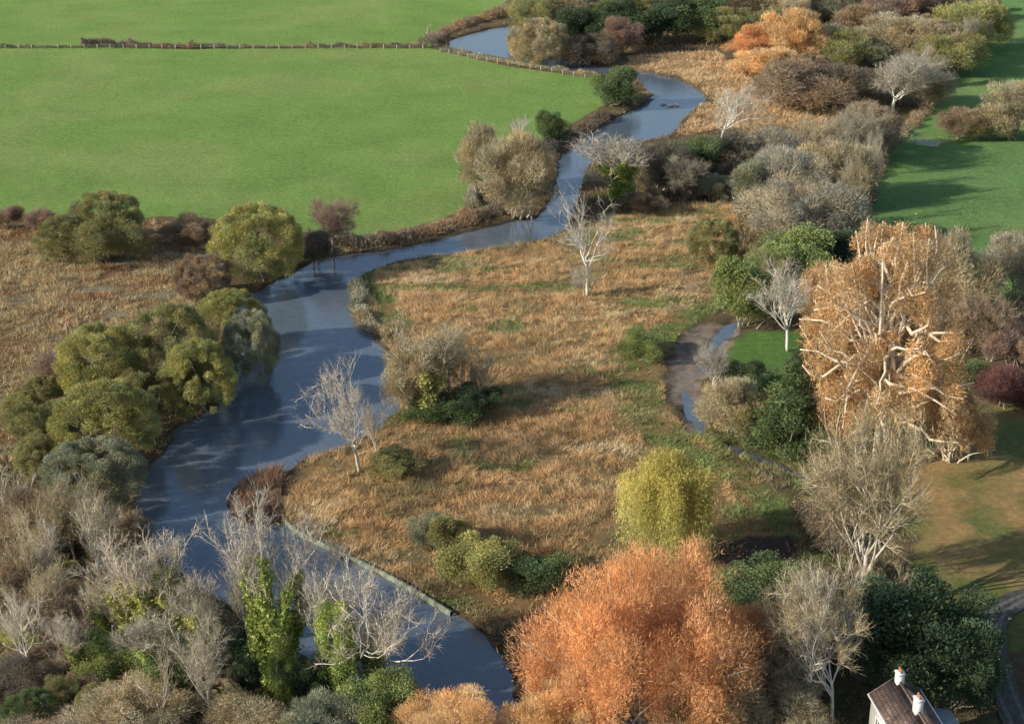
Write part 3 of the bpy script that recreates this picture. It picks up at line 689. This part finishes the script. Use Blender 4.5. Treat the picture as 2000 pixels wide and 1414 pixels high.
isg = gm+fbm(p[:, 0]*.3, p[:, 1]*.3, 44)*9+rng.normal(0, .8, len(p)) < 7.8
isg |= (fbm(p[:, 0]*.12, p[:, 1]*.25, 48)+rng.normal(0, .04, len(p)) > .62)
stuff('reeds', p[~isg], 0.95, 0.055, [(.42,.36,.20),(.38,.26,.14),(.66,.44,.22),(.76,.55,.32),(.68,.47,.24),(.50,.35,.18),(.72,.59,.38)], 3, 'golden brown reed bed inside the river bend', 'reeds', lean=.6)
stuff('sedge', p[isg], 0.65, 0.07, [(.24,.31,.12),(.34,.37,.15),(.20,.27,.10),(.46,.40,.21)], 4, 'green sedge strip along the creek edge', 'sedge', gap=.3)
stuff('reeds', scatter(rng, REED2, 30000), 1.3, 0.13, [(.50,.35,.20),(.70,.52,.31),(.62,.44,.25)], 6, 'distant tan reeds beside the upper river', 'reeds')
stuff('marsh_grass', scatter(rng, MARSH, 230000), 1.0, 0.08, [(.36,.21,.13),(.62,.40,.20),(.42,.42,.24),(.74,.62,.42),(.54,.33,.17),(.30,.30,.15),(.68,.46,.25),(.46,.44,.28)], 7, 'golden brown rough marsh grass on the left', 'marsh grass', gap=.43, lean=.5)
stuff('dead_reeds', scatter(rng, SPIT, 9000), 1.4, 0.07, [(.20,.13,.09),(.30,.19,.13),(.38,.25,.16)], 8, 'dark brown dead reeds on the small spit', 'reeds', lean=.3, gap=0)
WOODP = [(-300,900),(60,900),(270,960),(300,1080),(480,1220),(700,1370),(820,1500),(-300,1500)]
WOOD = GP(WOODP)
stuff('undergrowth', scatter(rng, WOOD, 60000), 1.1, 0.1, [(.30,.23,.14),(.46,.34,.21),(.27,.31,.13),(.60,.43,.25)], 9, 'brown undergrowth below the lower left wood', 'undergrowth', gap=.3)
WOOD2 = GP([(1100,330),(1330,280),(1400,250),(1700,260),(1720,310),(1660,480),(1640,620),(1440,640),(1430,400),(1200,420),(1120,440)])
stuff('undergrowth', scatter(rng, WOOD2, 50000), 1.0, 0.13, [(.20,.17,.11),(.40,.30,.18),(.22,.22,.10),(.56,.40,.23)], 10, 'dark undergrowth below the long grey row', 'undergrowth')
WOOD3 = GP([(1000,40),(1230,100),(1420,95),(1480,150),(1560,215),(1750,225),(1850,150),(1940,60),(1950,-20),(1000,-20)])
stuff('undergrowth', scatter(rng, WOOD3, 60000), 1.6, 0.18, [(.22,.18,.12),(.46,.32,.20),(.26,.26,.13),(.58,.38,.22)], 12, 'brown undergrowth below the distant wood', 'undergrowth')
WOOD4 = GP([(1400,860),(1530,890),(1700,930),(1800,1100),(1880,1280),(1900,1440),(1500,1440),(1400,1200),(1560,1120),(1560,1000)])
stuff('undergrowth', scatter(rng, WOOD4, 36000), 0.9, 0.1, [(.28,.22,.14),(.42,.33,.20),(.20,.26,.10),(.28,.31,.13)], 13, 'mixed undergrowth between the weeping willow and the cottage', 'undergrowth', gap=.3)
seg = RIV; e = np.roll(seg, -1, 0)-seg; ln = np.hypot(*e.T); pr_ = ln/ln.sum()
i = rng.choice(len(seg), 60000, p=pr_); t = rng.uniform(size=(60000, 1)); q = seg[i]+e[i]*t
Nn = norm(np.stack([e[i][:, 1], -e[i][:, 0]], 1)); off = rng.uniform(-2.6, 2.6, (60000, 1)); q = q+Nn*off
stuff('bank_plants', q, 1.0, 0.1, [(.19,.145,.10),(.30,.21,.14),(.21,.22,.11),(.44,.30,.17)], 11, 'dark brown plants fringing both river banks', 'bank plants', minsd=0.1, gap=.3)
e = DITCH[1:]-DITCH[:-1]; i = rng.choice(len(e), 9000); q = DITCH[i]+e[i]*rng.uniform(size=(9000, 1))
q = q+norm(np.stack([e[i][:, 1], -e[i][:, 0]], 1))*rng.uniform(-2.2, 2.2, (9000, 1))
stuff('ditch_plants', q, 1.1, 0.08, [(.20,.25,.10),(.32,.33,.14),(.40,.33,.18)], 21, 'green and tan plants fringing the narrow ditch', 'ditch plants', minsd=0.05, gap=.3)

# ---------------------------------------------------------------- infill of thickets: each plant a thing of its own
def infill(pts, n, kinds, Hr, Wr, cols, label, group, name, cat, seed, sep=3.0, barks=('grey', 'pale')):
    rng = np.random.default_rng(seed); P = GP(pts); got = []
    cand = scatter(rng, P, n*40); sd = sdist(cand[:, 0], cand[:, 1]); cand = cand[sd > 1.5]
    for c in cand:
        if len(got) >= n: break
        if all(np.hypot(*(c-g_)) > sep for g_ in got): got.append(c)
    for c in got:
        h = rng.uniform(*Hr); w_ = rng.uniform(*Wr)
        tag(place(kinds[rng.integers(len(kinds))], c[0], c[1], w_, h, cols[rng.integers(len(cols))], barks[rng.integers(len(barks))], None, name, None), label, cat, group)
infill([(0,1000),(240,1040),(290,1130),(430,1300),(560,1400),(0,1414)], 28, ['dome', 'leafy', 'round'], (1.6, 3.2), (2.8, 4.2), ['brown', 'tan', 'olive', 'yolive', 'green', 'lgreen', 'tan'], 'low understorey bush in the lower left wood', 'understorey of the lower left wood', 'bush', 'bush', 1, 2.4)
infill([(0,1010),(230,1040),(220,1300),(420,1400),(0,1390)], 9, ['sparse', 'ivy'], (6, 8.5), (4, 5.5), ['tan', 'pale', 'pale'], 'slender pale tree scattered through the lower left wood', 'slender trees of the lower left wood', 'bare_tree', 'tree', 2, 4.5, ('pale', 'white', 'cream'))
infill([(60,720),(150,700),(160,850),(20,880),(20,800)], 5, ['round'], (2.5, 3.5), (3.5, 4.5), ['olive', 'yolive', 'brown'], 'low willow bush filling the left bank thicket', 'low willows of the left bank thicket', 'bush', 'bush', 3, 4)
infill([(1430,330),(1700,270),(1650,480),(1500,480)], 14, ['dome', 'semi'], (4, 6.5), (5, 7), ['grey', 'tan', 'ggrey', 'brown'], 'grey thicket plant filling the long grey row', 'thicket of the long grey row', 'bush', 'bush', 4, 5)
infill([(1670,300),(1720,310),(1700,400),(1665,480),(1630,480)], 9, ['sparse', 'sparse'], (10, 13), (3.5, 5), ['grey', 'tan'], 'tall slender bare tree at the edge of the shadowed field', 'slender trees at the edge of the shadowed field', 'bare_tree', 'tree', 14, 5, ('pale', 'grey'))
infill([(1800,215),(1850,155),(1915,105),(1900,95),(1830,150),(1780,200)], 5, ['sparse', 'semi'], (9, 12), (5, 7), ['grey', 'tan'], 'slender bare tree on the edge of the top right field', 'slender trees on the edge of the top right field', 'bare_tree', 'tree', 15, 8, ('pale', 'grey'))
infill([(1240,380),(1420,300),(1440,400),(1330,400)], 7, ['dome'], (3, 4.5), (4, 6), ['dark', 'brown', 'ggrey'], 'dark thicket bush right of the upper river ivy tree', 'dark thicket by the upper river', 'bush', 'bush', 5, 4)
infill([(1060,60),(1400,60),(1480,150),(1700,200),(1820,150),(1930,60),(1900,0),(1060,0)], 34, ['dome', 'round', 'tall'], (6, 9), (8, 12), ['tan', 'brown', 'olive', 'ggrey', 'grey', 'rbrown'], 'small tree filling the distant wood', 'small trees of the distant wood', 'tree', 'tree', 6, 9)
infill([(1570,930),(1660,960),(1740,1180),(1720,1300),(1560,1380),(1540,1240),(1620,1180)], 7, ['dome', 'leafy'], (2, 3.5), (3, 4.5), ['tan', 'olive', 'brown', 'green'], 'low thicket plant between the plane tree and the cottage', 'thicket above the cottage', 'bush', 'bush', 7, 3.5)

# ---------------------------------------------------------------- hedges and fences
def hedge(pts, h, w, colour, label, n=9000, name='hedge'):
    rng = np.random.default_rng(int(abs(pts[0][0]))+17)
    P = smooth(GP(pts), 6, False); e = P[1:]-P[:-1]; ln = np.hypot(*e.T)
    i = rng.choice(len(e), n, p=ln/ln.sum()); t = rng.uniform(size=(n, 1)); q = P[i]+e[i]*t
    a = (np.cumsum(ln)[i]-ln[i]*(1-t[:, 0]))
    hh = h*(0.35+1.1*vn(a*0.35, a*0, 7))*np.clip(vn(a*0.9, a*0, 9)+0.5, 0, 1.2)
    th = rng.uniform(0, math.pi, n); rr = np.sqrt(rng.uniform(0.2, 1, n))
    N = norm(np.stack([-e[i][:, 1], e[i][:, 0]], 1))
    q3 = np.c_[q+N*(np.cos(th)*rr*w/2+(vn(a*.5, a*0, 12)-.5)*w*.4)[:, None], np.sin(th)*rr*hh*0.8]
    D = np.c_[N*np.cos(th)[:, None], np.sin(th)+0.5]+rng.normal(0, 0.45, (n, 3))
    V, Fc = blades(q3-D*0.1, D, rng.uniform(0.3, 0.7, n), 0.1, rng)
    c = np.repeat(huecol(rng.uniform(0.6, 1.3, n)*(0.8+0.5*vn(a*0.4, a*0, 3)), (vn(a*0.3, a*0, 5)-0.5)*0.3), 3, 0)
    tag(put(name, mesh_np(name, V, Fc, c, M_TWIG), None, COL[colour]), label, 'hedge')
hedge([(-40,94),(80,93),(160,93)], 0.9, 1.4, 'olive', 'low thin hedge at the far left of the meadow fence', 5000)
hedge([(160,93),(220,92),(300,93),(380,95)], 2.2, 2.6, 'rbrown', 'thick reddish bramble hedge on the meadow fence line', 12000)
hedge([(380,95),(520,94),(680,93),(830,94)], 1.2, 1.5, 'brown', 'thin brown hedge along the right half of the meadow fence', 11000)
hedge([(835,94),(848,75),(880,58),(930,44),(1000,22)], 2.2, 5.0, 'brown', 'brown scrub hedge following the far river loop', 14000)
hedge([(870,100),(950,116),(1040,131),(1165,152)], 1.2, 2.2, 'tan', 'tan hedge strip between the meadow and the far channel', 10000)
hedge([(1180,205),(1230,205),(1262,185)], 1.3, 3.5, 'brown', 'brown scrub on the river point by the evergreen', 5000)
hedge([(1060,300),(1110,270),(1180,225)], 1.7, 4.5, 'dark', 'dark scrub hedge on the meadow bank above the tan willows', 9000)
hedge([(600,470),(700,476),(780,463),(860,445),(940,422),(1000,415)], 1.8, 5.0, 'brown', 'brown bank scrub between meadow corner and tan willows', 16000)
hedge([(925,410),(922,385),(935,360)], 1.2, 2.5, 'tan', 'tan scrub left of the tan willows', 3000)
hedge([(1655,490),(1680,420),(1700,370),(1725,300),(1760,265),(1830,195)], 1.8, 3.0, 'brown', 'brown hedge along the edge of the shadowed field', 12000)
hedge([(702,560),(700,600),(725,640),(770,655)], 1.2, 2.6, 'tan', 'pale reed fringe on the river bend point', 7000, 'reed_fringe')
M_POST = mat_plain('weathered_wood', (.44, .39, .31), 0.7, 1.2, 6); M_METAL = mat_plain('galvanised_metal', (.74, .75, .75), 0.9, 1.1, 4, 0.45)
def boxv(x0, x1, y0, y1, z0, z1, taper=1.0):
    cx, cy = (x0+x1)/2, (y0+y1)/2
    v = [(x, y, z0) for x, y in ((x0, y0), (x1, y0), (x1, y1), (x0, y1))]+[(cx+(x-cx)*taper, cy+(y-cy)*taper, z1) for x, y in ((x0, y0), (x1, y0), (x1, y1), (x0, y1))]
    f = [(0, 2, 1), (0, 3, 2), (4, 5, 6), (4, 6, 7)]
    for a in range(4):
        b = (a+1) % 4; f += [(a, b, b+4), (a, b+4, a+4)]
    return np.array(v, float), np.array(f)
v1 = boxv(-.09, .09, -.09, .09, -.2, 1.15); v2 = boxv(-.09, .09, -.09, .09, 1.15, 1.25, 0.3)
POSTM = mesh_np('fence_post', *join([v1, v2]), None, M_POST)
def fence(pts, step, label):
    P = smooth(GP(pts), 6, False); d = np.r_[0, np.cumsum(np.hypot(*(P[1:]-P[:-1]).T))]
    n = min(int(d[-1]/step), 95); tt = np.linspace(0, d[-1], n+1)
    Q = np.c_[np.interp(tt, d, P[:, 0]), np.interp(tt, d, P[:, 1])]
    r = empty('fence', (Q[0, 0], Q[0, 1], 0)); tag(r, label, 'fence')
    for k, q in enumerate(Q):
        o = put('fence_post', POSTM, r); o.location = (q[0]-Q[0, 0], q[1]-Q[0, 1], 0); o.rotation_euler = (0.05*math.sin(k*3.1), 0.06*math.sin(k*5.3), k)
    R = np.c_[Q-Q[0], np.zeros(len(Q))]
    w = [tube(R+np.array([0, 0, z]), np.full(len(R), 0.012), 3) for z in (0.6, 1.0)]
    put('wire', mesh_np('wire', *join(w), None, M_METAL), r)
fence([(-40,97),(200,96),(500,97),(826,97)], 3.2, 'long post and wire fence dividing the two meadows')
fence([(832,92),(836,62),(842,55)], 3.2, 'short post and wire fence beside the far scrub hedge')
fence([(860,103),(950,121),(1040,136),(1165,158)], 3.2, 'post and wire fence along the meadow edge of the far channel')
fence([(1716,300),(1740,282),(1780,276)], 2.6, 'short fence running from the hedge to the field gate')
fence([(1838,284),(1890,270),(2050,272)], 2.8, 'post and wire fence right of the field gate')
a = G(1787, 284); b = G(1833, 289); L = np.hypot(*(b-a))
r = empty('field_gate', (a[0], a[1], 0), math.atan2(b[1]-a[1], b[0]-a[0])); tag(r, 'pale metal five bar gate into the upper right field', 'gate')
put('gate_frame', mesh_np('gate_frame', *join([tube([(0.1, 0, z), (L-.1, 0, z)], [.07, .07], 5) for z in (.2, 1.35)]+[tube([(x, 0, .2), (x, 0, 1.35)], [.07, .07], 5) for x in (.1, L/2, L-.1)]), None, M_METAL), r)
for z in (.45, .7, 1.0): put('gate_bar', mesh_np('gate_bar', *tube([(0.1, 0, z), (L-.1, 0, z)], [.06, .06], 5), None, M_METAL), r)
for x in (-.1, L+.1):
    o = put('gate_post', POSTM, r); o.location = (x, 0, 0); o.scale = (1.4, 1.4, 1.15)

# ---------------------------------------------------------------- swans
M_SWAN = mat_plain('white_feathers', (.80, .79, .76), 0.93, 1.04, 5); M_BEAK = mat_plain('orange_beak', (.55, .2, .04))
pts = [(-.78,0,.24),(-.66,0,.22),(-.45,0,.2),(-.15,0,.17),(.15,0,.17),(.38,0,.2),(.5,0,.3),(.52,0,.45),(.46,0,.62),(.44,0,.78),(.50,0,.9),(.60,0,.92),(.67,0,.89)]
SW = mesh_np('body', *tube(pts, [.02,.1,.2,.27,.27,.2,.11,.07,.055,.05,.06,.065,.035], 10), None, M_SWAN, True)
BK = mesh_np('beak', *tube([(.665,0,.892),(.72,0,.87),(.79,0,.845)], [.034,.028,.01], 6), None, M_BEAK, True)
WG = [mesh_np('wing', *tube([(.2,s*.2,.24),(0,s*.24,.3),(-.3,s*.2,.34),(-.62,s*.08,.33)], [.05,.13,.12,.02], 8), None, M_SWAN, True) for s in (-1, 1)]
for px, py, rz, lab in ((1297, 205, 0.2, 'white swan leading, leftmost of three on the upper river'), (1309, 208, 3.3, 'white swan in the middle of the three on the upper river'), (1321, 207, 2.6, 'white swan at the right of the three on the upper river')):
    x, y = G(px, py, WL); r = empty('swan', (x, y, WL-0.03), rz, (1.05, 1.05, 1.05)); tag(r, lab, 'swan', 'swans on the upper river')
    put('body', SW, r); put('beak', BK, r)
    for w_ in WG: put('wing', w_, r)
# ---------------------------------------------------------------- cottage
M_WALL = mat_plain('white_render', (.80, .79, .76), 0.85, 1.05, 1.5); M_SLATE = mat_plain('slate', (.26, .29, .33), 0.7, 1.2, 4); M_GLASS = mat_plain('dark_glass', (.03, .035, .045), 0.9, 1.1, 2, 0.1)
M_POT = mat_plain('terracotta', (.42, .17, .09), 0.8, 1.1, 8); M_WOODP = mat_plain('white_paint', (.8, .8, .78), 0.95, 1.03, 5)
def mat_tiles():
    m, nt, out = new_mat('roof_tiles')
    tc = nd(nt, 'ShaderNodeTexCoord'); br = nd(nt, 'ShaderNodeTexBrick'); br.inputs['Scale'].default_value = 1.0
    br.inputs['Brick Width'].default_value = 0.3; br.inputs['Row Height'].default_value = 0.28; br.inputs['Mortar Size'].default_value = 0.03
    br.inputs['Color1'].default_value = (.24, .15, .12, 1); br.inputs['Color2'].default_value = (.12, .08, .07, 1); br.inputs['Mortar'].default_value = (.05, .04, .035, 1)
    nt.links.new(tc.outputs['Object'], br.inputs['Vector']); mr, n = noise_val(nt, 0.9, .45, 1.5, 6)
    b = mixc(nt, br.outputs[0], (1, 1, 1, 1)); nt.links.new(mr.outputs[0], b.inputs[7])
    d = nd(nt, 'ShaderNodeBsdfPrincipled'); d.inputs['Roughness'].default_value = .85
    nt.links.new(b.outputs[2], d.inputs['Base Color']); nt.links.new(d.outputs[0], out.inputs[0]); return m
M_TILE = mat_tiles()
rz_ = 6.2; we = 4.9; hw = 1.9
p0 = G(1752, 1322, rz_); p1 = G(1800, 1400, rz_); ang = math.atan2(p1[1]-p0[1], p1[0]-p0[0])
hs = empty('cottage', (p0[0], p0[1], 0), ang); tag(hs, 'white walled cottage with brown tiled roof in the bottom right corner', 'cottage')
LH = 9.0
wv = [(0,-hw,-.2),(LH,-hw,-.2),(LH,hw,-.2),(0,hw,-.2),(0,-hw,we),(LH,-hw,we),(LH,hw,we),(0,hw,we),(0,0,rz_-.12),(LH,0,rz_-.12)]
wf = [(0,1,5),(0,5,4),(2,3,7),(2,7,6),(1,2,6),(1,6,5),(5,6,9),(3,0,4),(3,4,7),(4,8,7)]
put('wall', mesh_np('wall', wv, wf, None, M_WALL), hs)
k = (rz_-we)/hw; ov = .15
def slab(s):
    a = [(-ov,0,rz_),(LH+ov,0,rz_),(LH+ov,s*(hw+ov),rz_-k*(hw+ov)),(-ov,s*(hw+ov),rz_-k*(hw+ov))]
    v = np.array(a+[(x, y, z-.16) for x, y, z in a]); return v, np.array([(0,1,2),(0,2,3),(4,6,5),(4,7,6),(0,4,5),(0,5,1),(1,5,6),(1,6,2),(2,6,7),(2,7,3),(3,7,4),(3,4,0)])
rf = put('roof', mesh_np('roof', *join([slab(1), slab(-1)]), None, M_TILE), hs)
put('ridge', mesh_np('ridge', *tube([(-ov-.02,0,rz_+.02),(LH+ov+.02,0,rz_+.02)], [.12,.12], 6), None, M_TILE), rf)
for xe in (-ov-.03, LH+ov+.03):
    for s in (-1, 1):
        put('bargeboard', mesh_np('bargeboard', *tube([(xe,0,rz_-.1),(xe,s*(hw+ov),rz_-k*(hw+ov)-.1)], [.07,.07], 4), None, M_WOODP), rf)
for s in (-1, 1): put('gutter', mesh_np('gutter', *tube([(-ov,s*(hw+ov+.08),rz_-k*(hw+ov)-.1),(LH+ov,s*(hw+ov+.08),rz_-k*(hw+ov)-.1)], [.09,.09], 6), None, M_WOODP), rf)
for xc, sc, hp in ((0.5, 0.3, .7), (4.4, 0.34, 1.0)):
    ch = put('chimney', mesh_np('chimney', *join([boxv(xc-sc, xc+sc, -.28, .28, rz_-.8, rz_+hp), boxv(xc-sc-.06, xc+sc+.06, -.34, .34, rz_+hp, rz_+hp+.12)]), None, M_WALL), hs)
    for q in (-.15, .15): put('chimney_pot', mesh_np('chimney_pot', *tube([(xc+q,0,rz_+hp+.12),(xc+q,0,rz_+hp+.22),(xc+q,0,rz_+hp+.5)], [.11,.09,.1], 8), None, M_POT), ch)
for side in (-1, 1):
    for xw in (1.8, 4.5, 7.2):
        f = put('window', mesh_np('window', *join([boxv(xw-.55, xw+.55, side*hw-.05, side*hw+.05, 2.4, 2.5), boxv(xw-.55, xw+.55, side*hw-.05, side*hw+.05, 3.6, 3.7), boxv(xw-.55, xw-.47, side*hw-.05, side*hw+.05, 2.5, 3.6), boxv(xw+.47, xw+.55, side*hw-.05, side*hw+.05, 2.5, 3.6), boxv(xw-.03, xw+.03, side*hw-.05, side*hw+.05, 2.5, 3.6)]), None, M_WOODP), hs)
        put('pane', mesh_np('pane', *boxv(xw-.47, xw+.47, side*hw-.02, side*hw+.02, 2.5, 3.6), None, M_GLASS), f)
put('lean_to', mesh_np('lean_to', *boxv(1.0, 4.6, hw+.02, hw+2.2, -.2, 3.3), None, M_WALL), hs)
lv_ = np.array([(.8,hw+.03,3.95),(4.8,hw+.03,3.95),(4.8,hw+2.45,3.35),(.8,hw+2.45,3.35)]); lv_ = np.vstack([lv_, lv_-np.array([0,0,.12])])
put('slate_roof', mesh_np('slate_roof', lv_, slab(1)[1], None, M_SLATE), hs)

# ---------------------------------------------------------------- light, sky, camera
SA = math.radians(20); SE = math.radians(23)
w = bpy.data.worlds.new('World'); bpy.context.scene.world = w; w.use_nodes = True
nt = w.node_tree; bg = nt.nodes['Background']; sky = nt.nodes.new('ShaderNodeTexSky'); sky.sky_type = 'NISHITA'; sky.sun_disc = False
sky.sun_elevation = SE; sky.sun_rotation = math.atan2(-math.cos(SA), -math.sin(SA)) % (2*math.pi)
sky.altitude = 75; nt.links.new(sky.outputs[0], bg.inputs[0]); bg.inputs[1].default_value = 0.15
sun = bpy.data.lights.new('sun', 'SUN'); sun.energy = 5.0; sun.angle = math.radians(0.5); sun.color = (1, .93, .79)
so = bpy.data.objects.new('sun', sun); C.objects.link(so)
so.rotation_euler = Vector((math.cos(SA)*math.cos(SE), math.sin(SA)*math.cos(SE), -math.sin(SE))).to_track_quat('-Z', 'Y').to_euler()
cam = bpy.data.cameras.new('camera'); cam.lens = 54; cam.sensor_width = 36; cam.clip_end = 20000; cam.clip_start = 1
co = bpy.data.objects.new('camera', cam); C.objects.link(co); co.location = (0, 0, HC); co.rotation_euler = (math.pi/2-TH, 0, 0)
bpy.context.scene.camera = co
bpy.context.scene.view_settings.view_transform = 'Standard'
